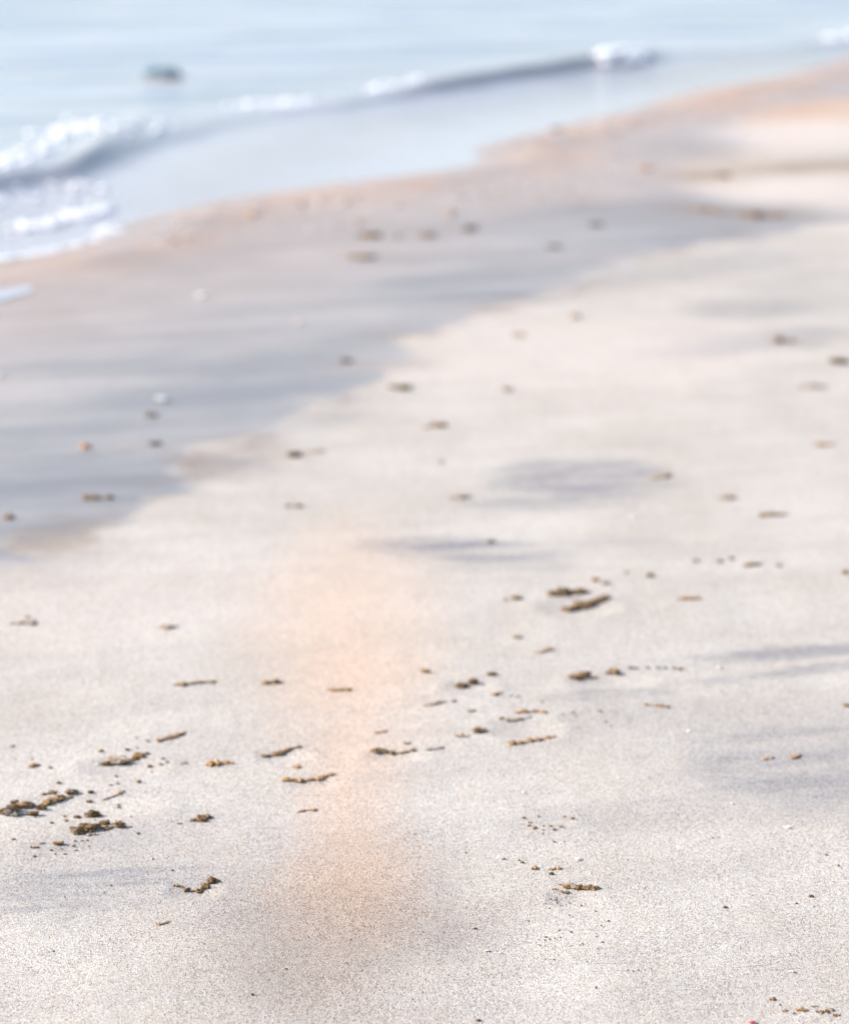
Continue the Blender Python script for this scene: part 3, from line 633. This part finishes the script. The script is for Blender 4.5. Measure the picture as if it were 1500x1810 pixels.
crumbs([(995, 1266), (1012, 1260), (1070, 1276), (1017, 1267), (1060, 1258), (1080, 1283), (957, 1241), (903, 1230), (915, 1232)], 'grey', 'tiny grey crumb strewn right of the double layered crust', 'crumbs right of the double layered crust', (4, 8))
crumbs([(1090, 1719), (1101, 1719), (1109, 1718), (1118, 1719), (1127, 1717), (1138, 1716), (1150, 1714), (1161, 1713)], 'brown', 'coarse brown grain in the thin dotted line near the bottom edge', 'grains of the dotted line near the bottom', (3, 5))
crumbs([(952, 1663), (962, 1664), (971, 1663), (980, 1662), (990, 1660)], 'brown', 'coarse brown grain in the short dotted line below the long arched crust', 'grains of the short dotted line', (3, 5))
crumbs([(rng.uniform(930, 1080), rng.uniform(1600, 1700)) for _ in range(24)], 'brown', 'tiny brown crumb strewn below the long arched crust', 'crumbs below the long arched crust', (3, 5))
crumbs([(rng.uniform(20, 1480), rng.uniform(1450, 1800)) for _ in range(60)], 'dark', 'coarse dark grain lying loose on the near sand', 'loose dark grains', (2.4, 4.5))

# ------------------------------------------------------------------ rock in the sea, foam
rk = W(284, 136)
v, f = lump_mesh(.105, .08, .046, 31, 5, .36, .30); o = mesh_obj('weedy_rock', v, f, M['teal']); o.location = (rk[0], rk[1], -.012); tag(o, 'low dark teal rock just breaking the surface of the sea', 'rock')

def foam_line(pts, n, spread_px, size, seed):
    r = random.Random(seed); q = smooth_line(pts, 2); out = []
    L = np.concatenate([[0], np.cumsum(np.hypot(np.diff(q[:, 0]), np.diff(q[:, 1])))])
    for _ in range(n):
        t = r.uniform(0, L[-1]); a, b = np.interp(t, L, q[:, 0]), np.interp(t, L, q[:, 1]); wgt = np.interp(t, L, q[:, 2])
        if r.random() > wgt: continue
        out.append((a+r.gauss(0, spread_px*1.6), b+r.gauss(0, spread_px*.5), size*r.uniform(.5, 1.5)))
    return out
def on_water(px, py):
    z = 0.0
    for _ in range(3):
        p = W(px, py, z); Q = np.array([[p[0], p[1]]]); d, sd_ = seg_dist(Q, CREST); c = d if sd_[0] > 0 else -d
        z = float(crest_height(c, Q[:, 0], Q[:, 1])[1][0])
    return p[0], p[1], z
spots = []
spots += foam_line([(-60, 285, .9), (0, 290, 1), (60, 268, 1), (100, 250, 1)], 90, 12, .010, 1)
spots += foam_line([(95, 240, 1), (130, 226, 1), (185, 222, .9)], 75, 10, .014, 2)
spots += foam_line([(200, 228, .5), (245, 227, .6), (290, 224, .4)], 40, 9, .011, 3)
spots += foam_line([(415, 187, .8), (470, 184, .9), (530, 178, .5)], 60, 7, .011, 4)
spots += foam_line([(655, 154, .7), (700, 150, .8), (745, 146, .5)], 40, 6, .011, 5)
spots += foam_line([(1060, 98, .3), (1095, 95, .6), (1115, 95, 1), (1140, 96, .9)], 150, 4, .022, 6)
spots += foam_line([(1445, 66, .7), (1490, 64, .7), (1560, 60, .6)], 40, 5, .014, 7)
spots += foam_line([(40, 402, .7), (90, 394, .9), (140, 382, 1), (185, 366, 1), (178, 376, 1)], 110, 7, .011, 8)
spots += foam_line([(-30, 352, .7), (15, 356, .9), (20, 362, .6)], 30, 9, .011, 9)
spots += foam_line([(-40, 466, .7), (0, 458, .9), (70, 449, .8), (130, 436, .7), (165, 426, .7), (205, 408, 1)], 130, 3, .006, 10)
spots += foam_line([(185, 408, 1), (208, 404, 1)], 24, 6, .008, 11)
spots += foam_line([(120, 330, .8), (150, 326, .7)], 18, 9, .010, 12)
spots += foam_line([(0, 330, .4), (60, 350, .5), (150, 345, .4), (60, 420, .5), (10, 430, .5)], 50, 22, .009, 13)
V, F, n = [], [], 0; bv, bf = ICO[2]
for i, (a, b, r) in enumerate(spots):
    p = on_water(a, b); z = p[2]; w = bv*(1+.35*fbm(bv[:, 0]*2+i, bv[:, 1]*2, bv[:, 2]*2, 9, 2))[:, None]
    V.append(w*np.array([r*1.5, r*1.2, r*.62])+np.array([p[0], p[1], z])); F += [[q+n for q in ff] for ff in bf]; n += len(bv)
o = mesh_obj('sea_foam', np.vstack(V), F, M_FOAM); tag(o, 'white foam on the small wave and along the water edge', 'foam', None, 'stuff')

# ---- shell grit strewn along the tan band at the top of the wash
r_ = random.Random(5); V, F, n, cand = [], [], 0, []
for i in range(400):
    if r_.random() < .55: px = r_.uniform(250, 1100); py = 395-.085*(px-250)+r_.gauss(0, 16)-(0 if px < 800 else .10*(px-800)) + r_.choice((0, 0, 22))
    else: px = r_.uniform(900, 1500); py = 246-.215*(px-900)+abs(r_.gauss(0, 22))+4
    cand.append((*W(px, py)[:2], r_.uniform(.004, .009)*r_.choice((1, 1, 1, 2))))
cand = np.array(cand); cz = land_height(cand[:, :2]); keep = shore_signed(cand[:, :2]) > .05
for i, ((px, py, a), z) in enumerate(zip(cand[keep], cz[keep])):
    w = ICO[2][0]*(1+.5*fbm(ICO[2][0][:, 0]*2+i, ICO[2][0][:, 1]*2, ICO[2][0][:, 2]*2, 5, 2))[:, None]
    V.append(w*np.array([a, a*.8, a*.4])+np.array([px, py, z+a*.1])); F += [[q+n for q in ff] for ff in ICO[2][1]]; n += len(w)
def grit_material():
    t = NT('shell_grit'); g = t.cells(28); sp = t.n('ShaderNodeSeparateColor'); t.l(g.outputs['Color'], sp.inputs[0])
    c = t.mix(t.ramp(sp.outputs[0], .35, .45), (.66, .60, .56), (.56, .36, .22)); c = t.mix(t.ramp(sp.outputs[1], .66, .72), c, (.24, .18, .14))
    t.l(c, t.b.inputs['Base Color']); t.put(t.b.inputs['Roughness'], .6); return t.m
tag(mesh_obj('shell_grit', np.vstack(V), F, grit_material()), 'shell grit and small stones strewn along the tan band by the water edge', 'shell grit', None, 'stuff')
